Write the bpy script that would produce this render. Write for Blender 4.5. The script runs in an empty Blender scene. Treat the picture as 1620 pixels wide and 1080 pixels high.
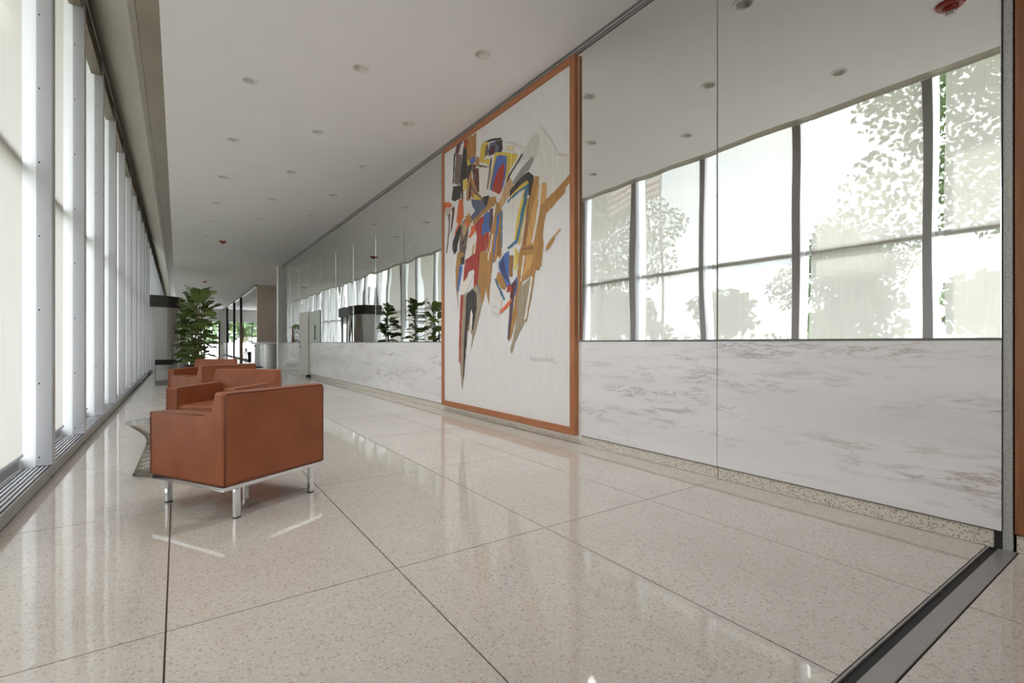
import bpy, math, random
from mathutils import Vector, Matrix
random.seed(7)
SC = bpy.context.scene
COL = SC.collection
R = math.radians

# ------------------------------------------------------------------ camera
cd = bpy.data.cameras.new('camera')
cam = bpy.data.objects.new('camera', cd); COL.objects.link(cam)
cam.location = (0, 0, 1.02)
cam.rotation_euler = (R(90), 0, -0.6032)
cd.sensor_width = 36.0
cd.lens = 767.53 / 1620 * 36
cd.shift_y = 2.58 / 1620
cd.clip_start = 0.05; cd.clip_end = 500
SC.camera = cam

# ------------------------------------------------------------------ sky, sun, exposure
SC.view_settings.view_transform = 'Standard'
SC.view_settings.look = 'None'
SC.view_settings.gamma = 1.0
SC.view_settings.use_curve_mapping = False
SC.view_settings.exposure = 2.28
SKY = 1.6
SUN = 1.2
FILL_W = 26.0                    # watts of each fill spot added under the unlit middle downlights
SC.cycles.max_bounces = 14
SC.cycles.diffuse_bounces = 8
SC.cycles.glossy_bounces = 6
SC.cycles.transmission_bounces = 8
SC.cycles.transparent_max_bounces = 24
SC.cycles.sample_clamp_indirect = 6.0
SC.cycles.caustics_reflective = False
SC.cycles.caustics_refractive = False

def world():
    w = bpy.data.worlds.new('sky'); SC.world = w; w.use_nodes = True
    nt = w.node_tree; N = nt.nodes; L = nt.links
    N.clear()
    out = N.new('ShaderNodeOutputWorld'); bg = N.new('ShaderNodeBackground')
    tc = N.new('ShaderNodeTexCoord'); mp = N.new('ShaderNodeMapping')
    mp.inputs['Scale'].default_value = (1.6, 1.6, 5.0)
    mp.inputs['Rotation'].default_value = (0.1, 0.12, 0.4)
    no = N.new('ShaderNodeTexNoise'); no.inputs['Scale'].default_value = 1.5
    no.inputs['Detail'].default_value = 7; no.inputs['Roughness'].default_value = 0.55
    rp = N.new('ShaderNodeValToRGB')
    rp.color_ramp.elements[0].position = 0.36; rp.color_ramp.elements[0].color = (0.72, 0.82, 0.98, 1)
    rp.color_ramp.elements[1].position = 0.60; rp.color_ramp.elements[1].color = (1.0, 1.0, 1.0, 1)
    L.new(tc.outputs['Generated'], mp.inputs['Vector']); L.new(mp.outputs[0], no.inputs['Vector'])
    L.new(no.outputs['Fac'], rp.inputs[0]); L.new(rp.outputs[0], bg.inputs['Color'])
    bg.inputs['Strength'].default_value = SKY
    L.new(bg.outputs[0], out.inputs['Surface'])
world()
sd = bpy.data.lights.new('sun', 'SUN'); sun = bpy.data.objects.new('sun', sd); COL.objects.link(sun)
sd.energy = SUN; sd.angle = R(0.9); sd.color = (1.0, 0.965, 0.93)
sun.rotation_euler = Vector((0.607, -0.795, -0.53)).to_track_quat('-Z', 'Y').to_euler()
sun.location = (-20, 25, 20)

# ------------------------------------------------------------------ materials
def S(r, g, b):
    f = lambda c: c/255/12.92 if c/255 <= .04045 else ((c/255+.055)/1.055)**2.4
    return (f(r), f(g), f(b), 1)
class NT:
    def __init__(s, name):
        s.m = bpy.data.materials.new(name); s.m.use_nodes = True
        s.t = s.m.node_tree; s.t.nodes.clear()
        s.out = s.n('OutputMaterial')
    def n(s, kind, **kw):
        x = s.t.nodes.new('ShaderNode'+kind)
        for k, v in kw.items():
            if k in x.inputs: s.put(x.inputs[k], v)
            else: setattr(x, k, v)
        return x
    def put(s, inp, v):
        if isinstance(v, bpy.types.NodeSocket): s.t.links.new(v, inp)
        elif isinstance(v, bpy.types.Node): s.t.links.new(v.outputs[0], inp)
        else: inp.default_value = v
    def math(s, op, a, b=0.0, clamp=False):
        x = s.n('Math', operation=op, use_clamp=clamp); s.put(x.inputs[0], a); s.put(x.inputs[1], b); return x.outputs[0]
    def mix(s, fac, a, b, mode='MIX'):
        x = s.n('Mix', data_type='RGBA', blend_type=mode)
        s.put(x.inputs[0], fac); s.put(x.inputs[6], a); s.put(x.inputs[7], b); return x.outputs[2]
    def pos(s, scale=(1, 1, 1), rot=(0, 0, 0), obj=False):
        m = s.n('Mapping'); m.inputs['Scale'].default_value = scale; m.inputs['Rotation'].default_value = rot
        s.put(m.inputs['Vector'], s.n('TexCoord').outputs['Object'] if obj else s.n('NewGeometry').outputs['Position'])
        return m.outputs[0]
    def noise(s, vec, scale=5, detail=4, rough=.5):
        x = s.n('TexNoise'); s.put(x.inputs['Vector'], vec); x.inputs['Scale'].default_value = scale
        x.inputs['Detail'].default_value = detail; x.inputs['Roughness'].default_value = rough; return x.outputs['Fac']
    def ramp(s, fac, *stops):
        x = s.n('ValToRGB'); s.put(x.inputs[0], fac); e = x.color_ramp.elements
        while len(e) < len(stops): e.new(.5)
        for q, (p, c) in zip(e, stops): q.position = p; q.color = c
        return x.outputs[0]
    def bump(s, h, strength=.2, dist=.01):
        x = s.n('Bump'); s.put(x.inputs['Height'], h); x.inputs['Strength'].default_value = strength
        x.inputs['Distance'].default_value = dist; return x.outputs[0]
    def bsdf(s, color, rough=.5, metal=0., normal=None, coat=0., spec=.5, **kw):
        b = s.n('BsdfPrincipled'); s.put(b.inputs['Base Color'], color); s.put(b.inputs['Roughness'], rough)
        s.put(b.inputs['Metallic'], metal); s.put(b.inputs['Specular IOR Level'], spec)
        if normal is not None: s.put(b.inputs['Normal'], normal)
        if coat: s.put(b.inputs['Coat Weight'], coat); b.inputs['Coat Roughness'].default_value = .04
        for k, v in kw.items(): s.put(b.inputs[k], v)
        s.t.links.new(b.outputs[0], s.out.inputs['Surface']); return b
    def surf(s, sock): s.put(s.out.inputs['Surface'], sock)
G = lambda v: (v, v, v, 1)
M = {}
def simple(name, color, rough=.5, metal=0., var=.08, scale=8, coat=0., stretch=(1, 1, 1), bump=0.):
    t = NT(name); n = t.noise(t.pos(stretch), scale, 4)
    dark = tuple(c*(1-var) for c in color[:3])+(1,); lite = tuple(min(1, c*(1+var)) for c in color[:3])+(1,)
    c = t.ramp(n, (.3, dark), (.7, lite))
    t.bsdf(c, rough, metal, t.bump(n, bump) if bump else None, coat)
    M[name] = t.m; return t.m

def make_materials():
    # terrazzo: beige binder with brown, grey and pale chips, polished
    t = NT('terrazzo'); p = t.pos()
    def chips(scale, thr, edge):
        v = t.n('TexVoronoi', feature='F1'); t.put(v.inputs['Vector'], p); v.inputs['Scale'].default_value = scale
        sep = t.n('SeparateColor'); t.put(sep.inputs[0], v.outputs['Color'])
        near = t.math('LESS_THAN', v.outputs['Distance'], edge)
        pick = t.math('GREATER_THAN', sep.outputs[0], thr)
        return t.math('MULTIPLY', near, pick), sep.outputs[1]
    blot = t.noise(p, 1.3, 3)
    base = t.ramp(blot, (.3, S(193, 186, 176)), (.7, S(204, 198, 189)))
    f1, r1 = chips(120, .25, .48)
    col1 = t.ramp(r1, (0, S(222, 214, 203)), (.35, S(190, 177, 161)), (.6, S(212, 204, 193)), (.85, S(178, 169, 160)), (1, S(172, 152, 132)))
    f2, r2 = chips(64, .68, .40)
    col2 = t.ramp(r2, (0, S(184, 164, 142)), (.5, S(166, 156, 148)), (1, S(198, 180, 158)))
    c = t.mix(t.math('MULTIPLY', f1, .8), base, col1); c = t.mix(t.math('MULTIPLY', f2, .7), c, col2)
    wav = t.noise(p, 2.2, 2)
    t.bsdf(c, .035, 0, t.bump(wav, .03, .05), spec=.5); M['terrazzo'] = t.m
    # honed terrazzo of the baseboard
    t2 = NT('terrazzo_base'); p = t2.pos(); v = t2.n('TexVoronoi'); t2.put(v.inputs['Vector'], p); v.inputs['Scale'].default_value = 95
    sep = t2.n('SeparateColor'); t2.put(sep.inputs[0], v.outputs['Color'])
    k = t2.math('MULTIPLY', t2.math('LESS_THAN', v.outputs['Distance'], .42), t2.math('GREATER_THAN', sep.outputs[0], .55))
    c = t2.mix(k, S(212, 206, 196), t2.ramp(sep.outputs[1], (0, S(150, 132, 116)), (1, S(168, 160, 152))))
    t2.bsdf(c, .3); M['terrazzo_base'] = t2.m
    # marble: short streaky veins running along the wall, slightly rising
    t = NT('marble'); p = t.pos((1, .55, 3.2), (R(-9), 0, 0)); q = t.pos((1, .8, 5.2), (R(-7), 0, 0))
    big = t.noise(p, 1.5, 3)
    n1 = t.noise(p, 2.4, 9, .66)
    vein = t.ramp(t.math('ABSOLUTE', t.math('SUBTRACT', n1, .5)), (0, G(1)), (.006, G(.55)), (.022, G(0)))
    vein = t.math('MULTIPLY', vein, t.ramp(big, (.50, G(0)), (.62, G(1))))
    dash = t.math('MULTIPLY', t.ramp(t.noise(q, 2.6, 7, .62), (.56, G(0)), (.70, G(1))), t.ramp(big, (.36, G(.35)), (.6, G(1))))
    cloud = t.ramp(t.noise(p, .9, 6), (.3, S(216, 215, 217)), (.7, S(233, 232, 232)))
    veinc = t.ramp(t.noise(p, 1.3, 2), (.38, S(150, 147, 150)), (.6, S(174, 150, 134)))
    c = t.mix(t.math('MULTIPLY', dash, .68), cloud, t.mix(.35, veinc, S(186, 182, 182)))
    c = t.mix(t.math('MULTIPLY', vein, .8), c, veinc)
    t.bsdf(c, .16, spec=.4); M['marble'] = t.m
    # mirror: silvered, very faintly green, slightly uneven
    t = NT('mirror'); p = t.pos((1, .9, .35))
    n = t.noise(p, 1.6, 1)
    t.bsdf((.86, .875, .855, 1), .012, 1., t.bump(n, .09, .05)); M['mirror'] = t.m
    # window glass (thin pane): clear with a Fresnel reflection
    t = NT('pane_glass'); tr = t.n('BsdfTransparent', Color=(.975, .985, .98, 1)); gl = t.n('BsdfGlossy', Color=G(1)); gl.inputs['Roughness'].default_value = 0.0
    lwg = t.n('LayerWeight'); lwg.inputs['Blend'].default_value = .5
    fr = t.math('ADD', t.math('MULTIPLY', t.math('POWER', lwg.outputs['Facing'], 5.0), .9), .03); mx = t.n('MixShader')
    t.put(mx.inputs[0], fr); t.put(mx.inputs[1], tr.outputs[0]); t.put(mx.inputs[2], gl.outputs[0]); t.surf(mx.outputs[0]); M['pane_glass'] = t.m
    # solar-screen roller cloth: open weave, diffusing, more open head-on than at a slant
    t = NT('screen_cloth'); lw = t.n('LayerWeight'); lw.inputs['Blend'].default_value = .5
    weave = t.noise(t.pos((1, 90, 1.5)), 1.0, 2)
    openness = t.math('MULTIPLY', t.math('POWER', t.math('SUBTRACT', 1.0, lw.outputs['Facing'], True), 1.7), .135)
    tr = t.n('BsdfTransparent', Color=G(1)); df = t.n('BsdfDiffuse'); tl = t.n('BsdfTranslucent')
    cc = t.ramp(weave, (.3, S(188, 184, 177)), (.7, S(197, 193, 186)))
    t.put(df.inputs['Color'], cc); t.put(tl.inputs['Color'], cc)
    m1 = t.n('MixShader'); m1.inputs[0].default_value = .60; t.put(m1.inputs[1], df.outputs[0]); t.put(m1.inputs[2], tl.outputs[0])
    m2 = t.n('MixShader'); t.put(m2.inputs[0], openness); t.put(m2.inputs[1], m1.outputs[0]); t.put(m2.inputs[2], tr.outputs[0]); t.surf(m2.outputs[0])
    M['screen_cloth'] = t.m
    # leather
    t = NT('leather'); p = t.pos(obj=True); n = t.noise(p, 260, 3); b = t.noise(p, 4, 3)
    c = t.ramp(b, (.3, S(134, 76, 48)), (.7, S(153, 90, 59)))
    t.bsdf(c, .42, 0, t.bump(n, .12, .002), spec=.28); M['leather'] = t.m
    simple('leather_piping', S(112, 60, 38), .45)
    # wood
    def wood(name, a, b, c3, vec=(1, 18, 1.2), rough=.4):
        t = NT(name); p = t.pos(vec); n = t.noise(p, 3.0, 6, .6); f = t.noise(p, 16, 3)
        c = t.ramp(n, (.25, a), (.5, b), (.75, c3)); c = t.mix(t.math('MULTIPLY', f, .25), c, a)
        t.bsdf(c, rough, 0, t.bump(f, .05, .003)); M[name] = t.m
    wood('frame_wood', S(148, 92, 58), S(170, 110, 72), S(184, 124, 84), (8, 14, 1.5))
    wood('frame_wood_flat', S(148, 92, 58), S(170, 110, 72), S(184, 124, 84), (8, 1.2, 22))
    wood('panel_wood', S(112, 66, 36), S(142, 88, 50), S(160, 104, 62), (1, 16, .8))
    wood('post_wood', S(96, 66, 44), S(120, 86, 60), S(134, 98, 70), (20, 20, 1.2))
    simple('ceiling_paint', S(241, 240, 241), .85, var=.012, scale=2)
    simple('white_paint', S(226, 225, 220), .5, var=.02)
    simple('dark_joint', S(70, 52, 40), .7)
    simple('dark_gap', S(40, 40, 40), .7)
    simple('aluminium', S(190, 190, 194), .38, .3, .03, 3, stretch=(1, 1, .1))
    simple('aluminium_white', S(240, 242, 242), .3, .1, .02, 3)
    simple('alu_dark', S(120, 120, 118), .45, .6, .06, 4)
    simple('steel_brushed', S(190, 190, 188), .36, .75, .06, 2, stretch=(.3, 1, 40))
    simple('steel_track', S(158, 156, 153), .4, .45, .06, 30, stretch=(.4, 8, 1))
    simple('steel_dull', S(176, 176, 174), .5, .2, .25, 130)
    simple('header_metal', S(156, 150, 140), .5, .1, .05, 1.2, stretch=(1, .6, 1))
    simple('header_side', S(140, 130, 114), .4, .3, .1, 1.5, stretch=(1, .8, 2))
    simple('chrome', S(225, 227, 230), .08, 1., .01)
    simple('nickel_wire', S(168, 162, 150), .25, 1., .03)
    simple('canvas', S(222, 220, 219), .8, var=.025, scale=14, stretch=(1, 1, .25), bump=.02)
    simple('black_vinyl', S(24, 24, 26), .35)
    simple('black_metal', S(34, 33, 33), .4, .5)
    simple('fascia_dark', S(62, 60, 58), .4, .4, .1)
    simple('stone_beige', S(186, 170, 156), .6, var=.08, scale=40)
    simple('red_plastic', S(150, 44, 36), .35)
    simple('clear_lens', S(226, 226, 222), .1)
    simple('can_reflector', S(232, 230, 226), .5, 0, .01)
    simple('can_lamp', S(196, 192, 180), .4)
    simple('mat_black', S(34, 35, 38), .9, var=.2, scale=60)
    simple('soil', S(58, 44, 34), .95, var=.3, scale=40)
    simple('planter', S(72, 72, 74), .5, .2)
    simple('bark', S(104, 82, 60), .85, var=.25, scale=30, stretch=(1, 1, .2))
    simple('grass', S(140, 142, 124), .95, var=.25, scale=1.2)
    simple('asphalt', S(150, 148, 144), .9, var=.1, scale=2)
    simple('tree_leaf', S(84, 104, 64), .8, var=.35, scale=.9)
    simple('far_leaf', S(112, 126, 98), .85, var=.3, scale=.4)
    simple('hedge_leaf', S(168, 176, 84), .8, var=.3, scale=3)
    simple('neighbour_stone', S(170, 165, 158), .8, var=.06, scale=1)
    simple('casing', S(152, 152, 148), .4, .3, .05, 3)
    simple('facade_stone', S(206, 200, 188), .8, var=.06, scale=1)
    simple('flag_red', S(178, 44, 52), .7)
    simple('flag_white', S(236, 234, 232), .7)
    simple('flag_blue', S(52, 60, 110), .7)
    t = NT('leaf'); p = t.pos(obj=True); n = t.noise(p, 9, 4); oi = t.n('ObjectInfo')
    a = t.mix(oi.outputs['Random'], S(58, 84, 40), S(108, 128, 58)); c = t.mix(t.math('MULTIPLY', n, .5), a, S(128, 142, 78))
    t.bsdf(c, .32, spec=.5); M['leaf'] = t.m
    t = NT('lit_lamp'); e = t.n('Emission', Color=(1, .86, .66, 1)); e.inputs['Strength'].default_value = 45; t.surf(e.outputs[0]); M['lit_lamp'] = t.m
    t = NT('reflection_pale'); t.bsdf(S(214, 222, 214), .5); M['reflection_pale'] = t.m  # pale green of the reflection shown beside the ajar door
make_materials()

# ------------------------------------------------------------------ mesh helpers
class MB:
    def __init__(s): s.v = []; s.f = []; s.mi = []
    def add(s, vs, fs, mi=0):
        o = len(s.v); s.v += [tuple(v) for v in vs]; s.f += [tuple(i+o for i in f) for f in fs]; s.mi += [mi]*len(fs); return s
    def box(s, x0, x1, y0, y1, z0, z1, mi=0):
        v = [(x, y, z) for z in (z0, z1) for y in (y0, y1) for x in (x0, x1)]
        return s.add(v, [(0, 2, 3, 1), (4, 5, 7, 6), (0, 1, 5, 4), (2, 6, 7, 3), (0, 4, 6, 2), (1, 3, 7, 5)], mi)
    def prism(s, poly, a0, a1, axis='z'):           # poly in the two other axes (x,y)->z, (y,z)->x, (x,z)->y
        def P(p, a):
            return (p[0], p[1], a) if axis == 'z' else (a, p[0], p[1]) if axis == 'x' else (p[0], a, p[1])
        n = len(poly); v = [P(p, a0) for p in poly]+[P(p, a1) for p in poly]
        f = [tuple(range(n))[::-1], tuple(range(n, 2*n))]+[(i, (i+1) % n, n+(i+1) % n, n+i) for i in range(n)]
        return s.add(v, f)
    def tube(s, pts, r, seg=6, closed=False, taper=None):
        pts = [Vector(p) for p in pts]; n = len(pts); rings = []; prev = None
        for i, p in enumerate(pts):
            a = pts[(i-1) % n] if closed or i > 0 else p; b = pts[(i+1) % n] if closed or i < n-1 else p
            d = (b-a).normalized()
            u = d.orthogonal().normalized() if prev is None else (prev-d*prev.dot(d)).normalized()
            prev = u; w = d.cross(u); rr = r if taper is None else r+(taper-r)*i/(n-1)
            rings.append([p+(u*math.cos(2*math.pi*k/seg)+w*math.sin(2*math.pi*k/seg))*rr for k in range(seg)])
        v = [q for g in rings for q in g]; f = []
        for i in range(n if closed else n-1):
            j = (i+1) % n
            f += [(i*seg+k, i*seg+(k+1) % seg, j*seg+(k+1) % seg, j*seg+k) for k in range(seg)]
        if not closed: f += [tuple(range(seg))[::-1], tuple(range((n-1)*seg, n*seg))]
        return s.add(v, f)
    def lathe(s, prof, seg=24, cap=True, c=(0, 0)):
        v = []; f = []; n = len(prof)
        for r, z in prof:
            v += [(c[0]+r*math.cos(2*math.pi*k/seg), c[1]+r*math.sin(2*math.pi*k/seg), z) for k in range(seg)]
        for i in range(n-1):
            f += [(i*seg+k, i*seg+(k+1) % seg, (i+1)*seg+(k+1) % seg, (i+1)*seg+k) for k in range(seg)]
        if cap: f += [tuple(range(seg))[::-1], tuple(range((n-1)*seg, n*seg))]
        return s.add(v, f)
    def mesh(s, name, mats):
        me = bpy.data.meshes.new(name); me.from_pydata(s.v, [], s.f); me.update()
        for m in (mats if isinstance(mats, (list, tuple)) else [mats]): me.materials.append(M[m] if isinstance(m, str) else m)
        if any(s.mi): me.polygons.foreach_set('material_index', s.mi)
        return me
    def build(s, name, mats, parent=None, bevel=0, smooth=False, seg=2, loc=None):
        return link(name, s.mesh(name, mats), parent, bevel, smooth, seg, loc)
def link(name, me, parent=None, bevel=0, smooth=False, seg=2, loc=None):
    o = bpy.data.objects.new(name, me); COL.objects.link(o)
    if parent: o.parent = parent
    if loc: o.location = loc
    if smooth:
        for p in me.polygons: p.use_smooth = True
    if bevel:
        b = o.modifiers.new('edge', 'BEVEL'); b.width = bevel; b.segments = seg; b.limit_method = 'ANGLE'; b.angle_limit = R(35)
        if seg > 1:
            for p in me.polygons: p.use_smooth = True
            w = o.modifiers.new('shade', 'WEIGHTED_NORMAL'); w.keep_sharp = False
    return o
def tag(o, label, cat, group=None, kind=None):
    o['label'] = label
    if cat: o['category'] = cat
    if group: o['group'] = group
    if kind: o['kind'] = kind
    return o
def empty(name, loc=(0, 0, 0), rz=0):
    o = bpy.data.objects.new(name, None); COL.objects.link(o); o.location = loc; o.rotation_euler = (0, 0, rz)
    o.empty_display_size = .1; return o
def thing(name, label, cat, loc=(0, 0, 0), rz=0, group=None):
    return tag(empty(name, loc, rz), label, cat, group)
def struct(name, label, cat='structure'):
    return tag(empty(name), label, cat, kind='structure')
def dup(o, parent=None):
    c = o.copy(); COL.objects.link(c); c.parent = parent
    for ch in list(o.children): dup(ch, c)
    return c
ORD = ['first', 'second', 'third', 'fourth', 'fifth', 'sixth', 'seventh', 'eighth', 'ninth', 'tenth', 'eleventh', 'twelfth',
       'thirteenth', 'fourteenth', 'fifteenth', 'sixteenth', 'seventeenth', 'eighteenth', 'nineteenth', 'twentieth',
       'twenty-first', 'twenty-second', 'twenty-third', 'twenty-fourth', 'twenty-fifth', 'twenty-sixth']

# ================================================================== SETTING
P = 1.529                      # module along the hall
W = 3.34                       # plane of the mirror / marble wall
ZC = 4.0                       # ceiling
YB = -9.0                      # near end of the hall (behind the camera)
YE = 50.0                      # far end

# ---- floor: terrazzo slabs with dark joints
fl = tag(MB().box(-1.0, 6.0, YB, YE, -.12, -.006).build('floor', 'dark_joint'), 'polished beige terrazzo slab floor with thin dark joints', 'floor', kind='structure')
X0, DX, Y0 = -.0353, .8536, 2.1064
J = .0028
sl = MB().box(J, DX-J, J, P-J, -.006, 0).mesh('slab', 'terrazzo')
def slab_at(x0, x1, y0, y1):
    if abs(x1-x0-DX) < 1e-4 and abs(y1-y0-P) < 1e-4: return link('slab', sl, fl, loc=(x0, y0, 0))
    return MB().box(J, x1-x0-J, J, y1-y0-J, -.006, 0).build('slab', 'terrazzo', fl, loc=(x0, y0, 0))
xs = [-1.0, X0-DX]+[X0+DX*i for i in range(4)]+[3.379]
TR0, TR1 = .545, .655
for a, b in zip(xs, xs[1:]):
    slab_at(a, b, TR1, Y0)
    for k in range(16): slab_at(a, b, Y0+P*k, Y0+P*(k+1))
    slab_at(a, b, Y0+P*16, YE)
    slab_at(a, b, TR0-P, TR0) if a > -.5 else slab_at(a, b, TR0-P, TR0)
    slab_at(a, b, YB, TR0-P)
for k in range(5): slab_at(3.379, 6.0, 20.6+P*k, 20.6+P*(k+1))
# ---- threshold track
tr = struct('trim_1', 'flat steel partition track let into the floor beside the terrazzo', 'threshold')
MB().box(-.9, 3.36, TR0+.003, .614, -.01, .002).build('cover_plate', 'steel_track', tr, .001, seg=1)
MB().box(-.9, 3.36, .614, .645, -.02, -.0055).build('groove', 'dark_gap', tr)
MB().box(-.9, 3.36, .645, .652, -.01, .003).build('edge_strip', 'steel_track', tr)
# ---- ceiling with round holes for the downlights
LX = [.671, 1.6247, 2.5784]; LY0, LDY = 4.2956, 1.9367
cells = []; cm = MB()
def ceil_cell(x0, x1, y0, y1, c=None, r=.068):
    if c is None: cm.add([(x0, y0, ZC), (x1, y0, ZC), (x1, y1, ZC), (x0, y1, ZC)], [(3, 2, 1, 0)]); return
    an = sorted([2*math.pi*k/20 for k in range(20)]+[math.atan2(y-c[1], x-c[0]) % (2*math.pi) for x in (x0, x1) for y in (y0, y1)])
    vi = []; vo = []
    for a in an:
        dx, dy = math.cos(a), math.sin(a)
        tx = ((x1 if dx > 0 else x0)-c[0])/dx if abs(dx) > 1e-9 else 1e9; ty = ((y1 if dy > 0 else y0)-c[1])/dy if abs(dy) > 1e-9 else 1e9
        t = min(tx, ty); vi.append((c[0]+dx*r, c[1]+dy*r, ZC)); vo.append((c[0]+dx*t, c[1]+dy*t, ZC))
    n = len(an); cm.add(vi+vo, [(i, (i+1) % n, n+(i+1) % n, n+i) for i in range(n)])
XC_ = [-.135, 1.148, 2.1015, 3.38]
lights = []
for i in range(3):
    off = .5 if i == 1 else 0
    yc = [LY0+LDY*(k+off) for k in range(-4, 20)]
    ceil_cell(XC_[i], XC_[i+1], YB, yc[0]-LDY/2)
    for y in yc:
        ceil_cell(XC_[i], XC_[i+1], y-LDY/2, y+LDY/2, (LX[i], y)); lights.append((i, LX[i], y))
    ceil_cell(XC_[i], XC_[i+1], yc[-1]+LDY/2, YE)
ceil_cell(3.38, 6.0, 20.47, 27.8)
cl = cm.build('ceiling', 'ceiling_paint'); tag(cl, 'smooth white ceiling dotted with rows of recessed downlights', 'ceiling', kind='structure')
tag(MB().box(-1.1, 6.2, YB, YE, 4.7, 5.5).box(-3.5, -1.1, -14, YE, 5.5, 5.7).build('roof_slab', 'facade_stone'), 'roof slab with a deep overhang above the window wall', 'roof', kind='structure')
# ---- downlights
def downlight(lit=False):
    t = thing('downlight', '', 'downlight')
    MB().lathe([(.062, .002), (.064, -.006), (.088, -.004), (.090, .0005)], 24, cap=False).build('trim_ring', 'white_paint', t, smooth=True)
    MB().lathe([(.063, .0), (.060, .03), (.044, .055)], 20, cap=False).build('reflector', 'can_reflector', t, smooth=True)
    MB().lathe([(.0445, .054), (.036, .047), (.018, .043), (.002, .042)], 16, cap=False).build('lamp', 'lit_lamp' if lit else 'can_lamp', t, smooth=True)
    return t
d0 = downlight(); first = True
ld = bpy.data.lights.new('fill_spot', 'SPOT'); ld.energy = FILL_W; ld.spot_size = R(115); ld.spot_blend = .9; ld.shadow_soft_size = .06; ld.color = (.95, .97, 1)  # fill light added to brighten the hall
rown = ['the row nearest the windows', 'the middle ceiling row', 'the row nearest the mirror wall']
cnt = [0, 0, 0]
for i, x, y in lights:
    if y < -4.0 or y > 40: continue
    if not first: d = dup(d0)
    else: d = d0; first = False
    d.location = (x, y, ZC)
    if i == 1 and 1.0 < y < 12:
        lo = bpy.data.objects.new('fill_spot', ld); COL.objects.link(lo); lo.parent = d; lo.location = (0, 0, -.004)
    tag(d, 'white recessed ceiling downlight, %s from the near end in %s' % (ORD[cnt[i]], rown[i]), 'downlight', 'recessed ceiling downlights'); cnt[i] += 1
l0 = None
for k, y in enumerate((22.4, 23.9, 25.8)):
    if l0 is None: d = l0 = downlight(True)
    else: d = dup(l0)
    d.location = (3.45, y, ZC-.002); tag(d, 'glowing warm downlight over the reception desk, %s from the pilaster' % ORD[k], 'downlight', 'glowing downlights over the desk')
# ---- red ceiling strobes
def strobe():
    t = thing('fire_strobe', '', 'fire alarm')
    MB().lathe([(.10, 0), (.10, -.012), (.085, -.03), (.07, -.034)], 20).build('base_plate', 'red_plastic', t, smooth=False)
    MB().lathe([(.055, -.034), (.05, -.06), (.04, -.066)], 12).build('horn', 'red_plastic', t)
    MB().box(-.02, .02, -.03, .03, -.105, -.064).build('lens', 'clear_lens', t, .006)
    return t
s0 = None
for y, lab in ((1.33, 'red ceiling fire strobe seen in the mirror at the upper right corner'), (16.5, 'red ceiling fire strobe above the armchairs, nearer of the two on the far ceiling'),
               (27.7, 'red ceiling fire strobe far away above the top of the fig plant')):
    if s0 is None: d = s0 = strobe()
    else: d = dup(s0)
    d.location = (1.08, y, ZC); tag(d, lab, 'fire alarm', 'red ceiling strobes')

# ---- mirror and marble wall (right)
wr = struct('wall_right', 'long wall of mirror panels above white marble panels', 'wall')
MB().box(W+.012, W+.2, .60, 20.47, 0, 4.25).build('backing', 'dark_gap', wr)
PY0 = .5982
G_ = .0022
mz0, mz1 = 1.044, 3.945
for k in range(13):
    if k in (2, 3): continue
    y0 = PY0+P*k
    o = MB().box(-.005, .005, -P/2+G_, P/2-G_, -(mz1-mz0)/2, (mz1-mz0)/2).build('mirror_panel', 'mirror', wr, .003, seg=1, loc=(W+.003, y0+P/2, (mz0+mz1)/2))
    rr = random.Random(k*7+3); o.rotation_euler = (0, R(rr.uniform(-.10, .10)), R(rr.uniform(-.16, .16)) if k else 0)
    MB().box(W-.004, W+.012, y0+G_, y0+P-G_, .094, 1.034).build('marble_panel', 'marble', wr, .002, seg=1)
MB().box(W-.006, W+.01, PY0, 3.66, 1.036, 1.042).box(W-.006, W+.01, 6.655, 20.47, 1.036, 1.042).build('marble_cap_strip', 'alu_dark', wr)
MB().box(W+.0, W+.012, 3.62, 6.70, .05, 4.0).build('painting_recess', 'white_paint', wr)
bb = struct('baseboard_right', 'terrazzo baseboard under the marble panels of the mirror wall', 'baseboard')
for k in range(13):
    a = max(PY0+P*k, .627)
    MB().box(W+.006, W+.10, a+.002, PY0+P*(k+1)-.002, 0, .086).build('baseboard_stone', 'terrazzo_base', bb, .004, seg=1)
t2 = struct('trim_2', 'grooved metal channel between the mirror wall and the ceiling', 'trim')
MB().box(W-.012, W+.03, .60, 20.47, 3.945, 3.962).build('channel_lip', 'casing', t2)
MB().box(W-.028, W+.03, .60, 20.47, 3.967, 3.980).build('channel_lip', 'aluminium', t2)
MB().box(W-.040, W+.03, .60, 20.47, 3.986, 4.0).build('channel_lip', 'casing', t2)
MB().box(W-.002, W+.03, .60, 20.47, 3.94, 4.0).build('channel_back', 'dark_gap', t2)
# near jamb and wood wall at the right edge
t3 = struct('trim_3', 'brushed metal jamb post between marble panel and wooden wall', 'jamb')
MB().prism([(3.352, .562), (3.372, .562), (3.40, .596), (3.40, .62), (3.352, .598)], 0, ZC).build('jamb_post', 'steel_dull', t3, .004)
wn = struct('wall_near', 'dark brown wood veneer wall right of the metal jamb', 'wall')
for k in range(3):
    y1 = .556-P*k
    MB().box(3.35, 3.40, max(y1-P+.004, YB), y1, .092, ZC).build('wood_panel', 'panel_wood', wn, .002, seg=1)
MB().box(3.40, 3.6, YB, .60, 0, 4.3).build('backing', 'dark_gap', wn)
bn = struct('baseboard_near', 'terrazzo baseboard under the wooden wall', 'baseboard')
MB().box(3.362, 3.40, -4, .552, 0, .084).build('baseboard_stone', 'terrazzo_base', bn, .003, seg=1)
# end pilaster of the mirror wall
t4 = struct('trim_4', 'white end pilaster where the mirror wall stops', 'pilaster')
MB().box(3.18, W+.3, 20.47, 20.85, 0, ZC).build('pilaster_face', 'white_paint', t4, .006)
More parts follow.
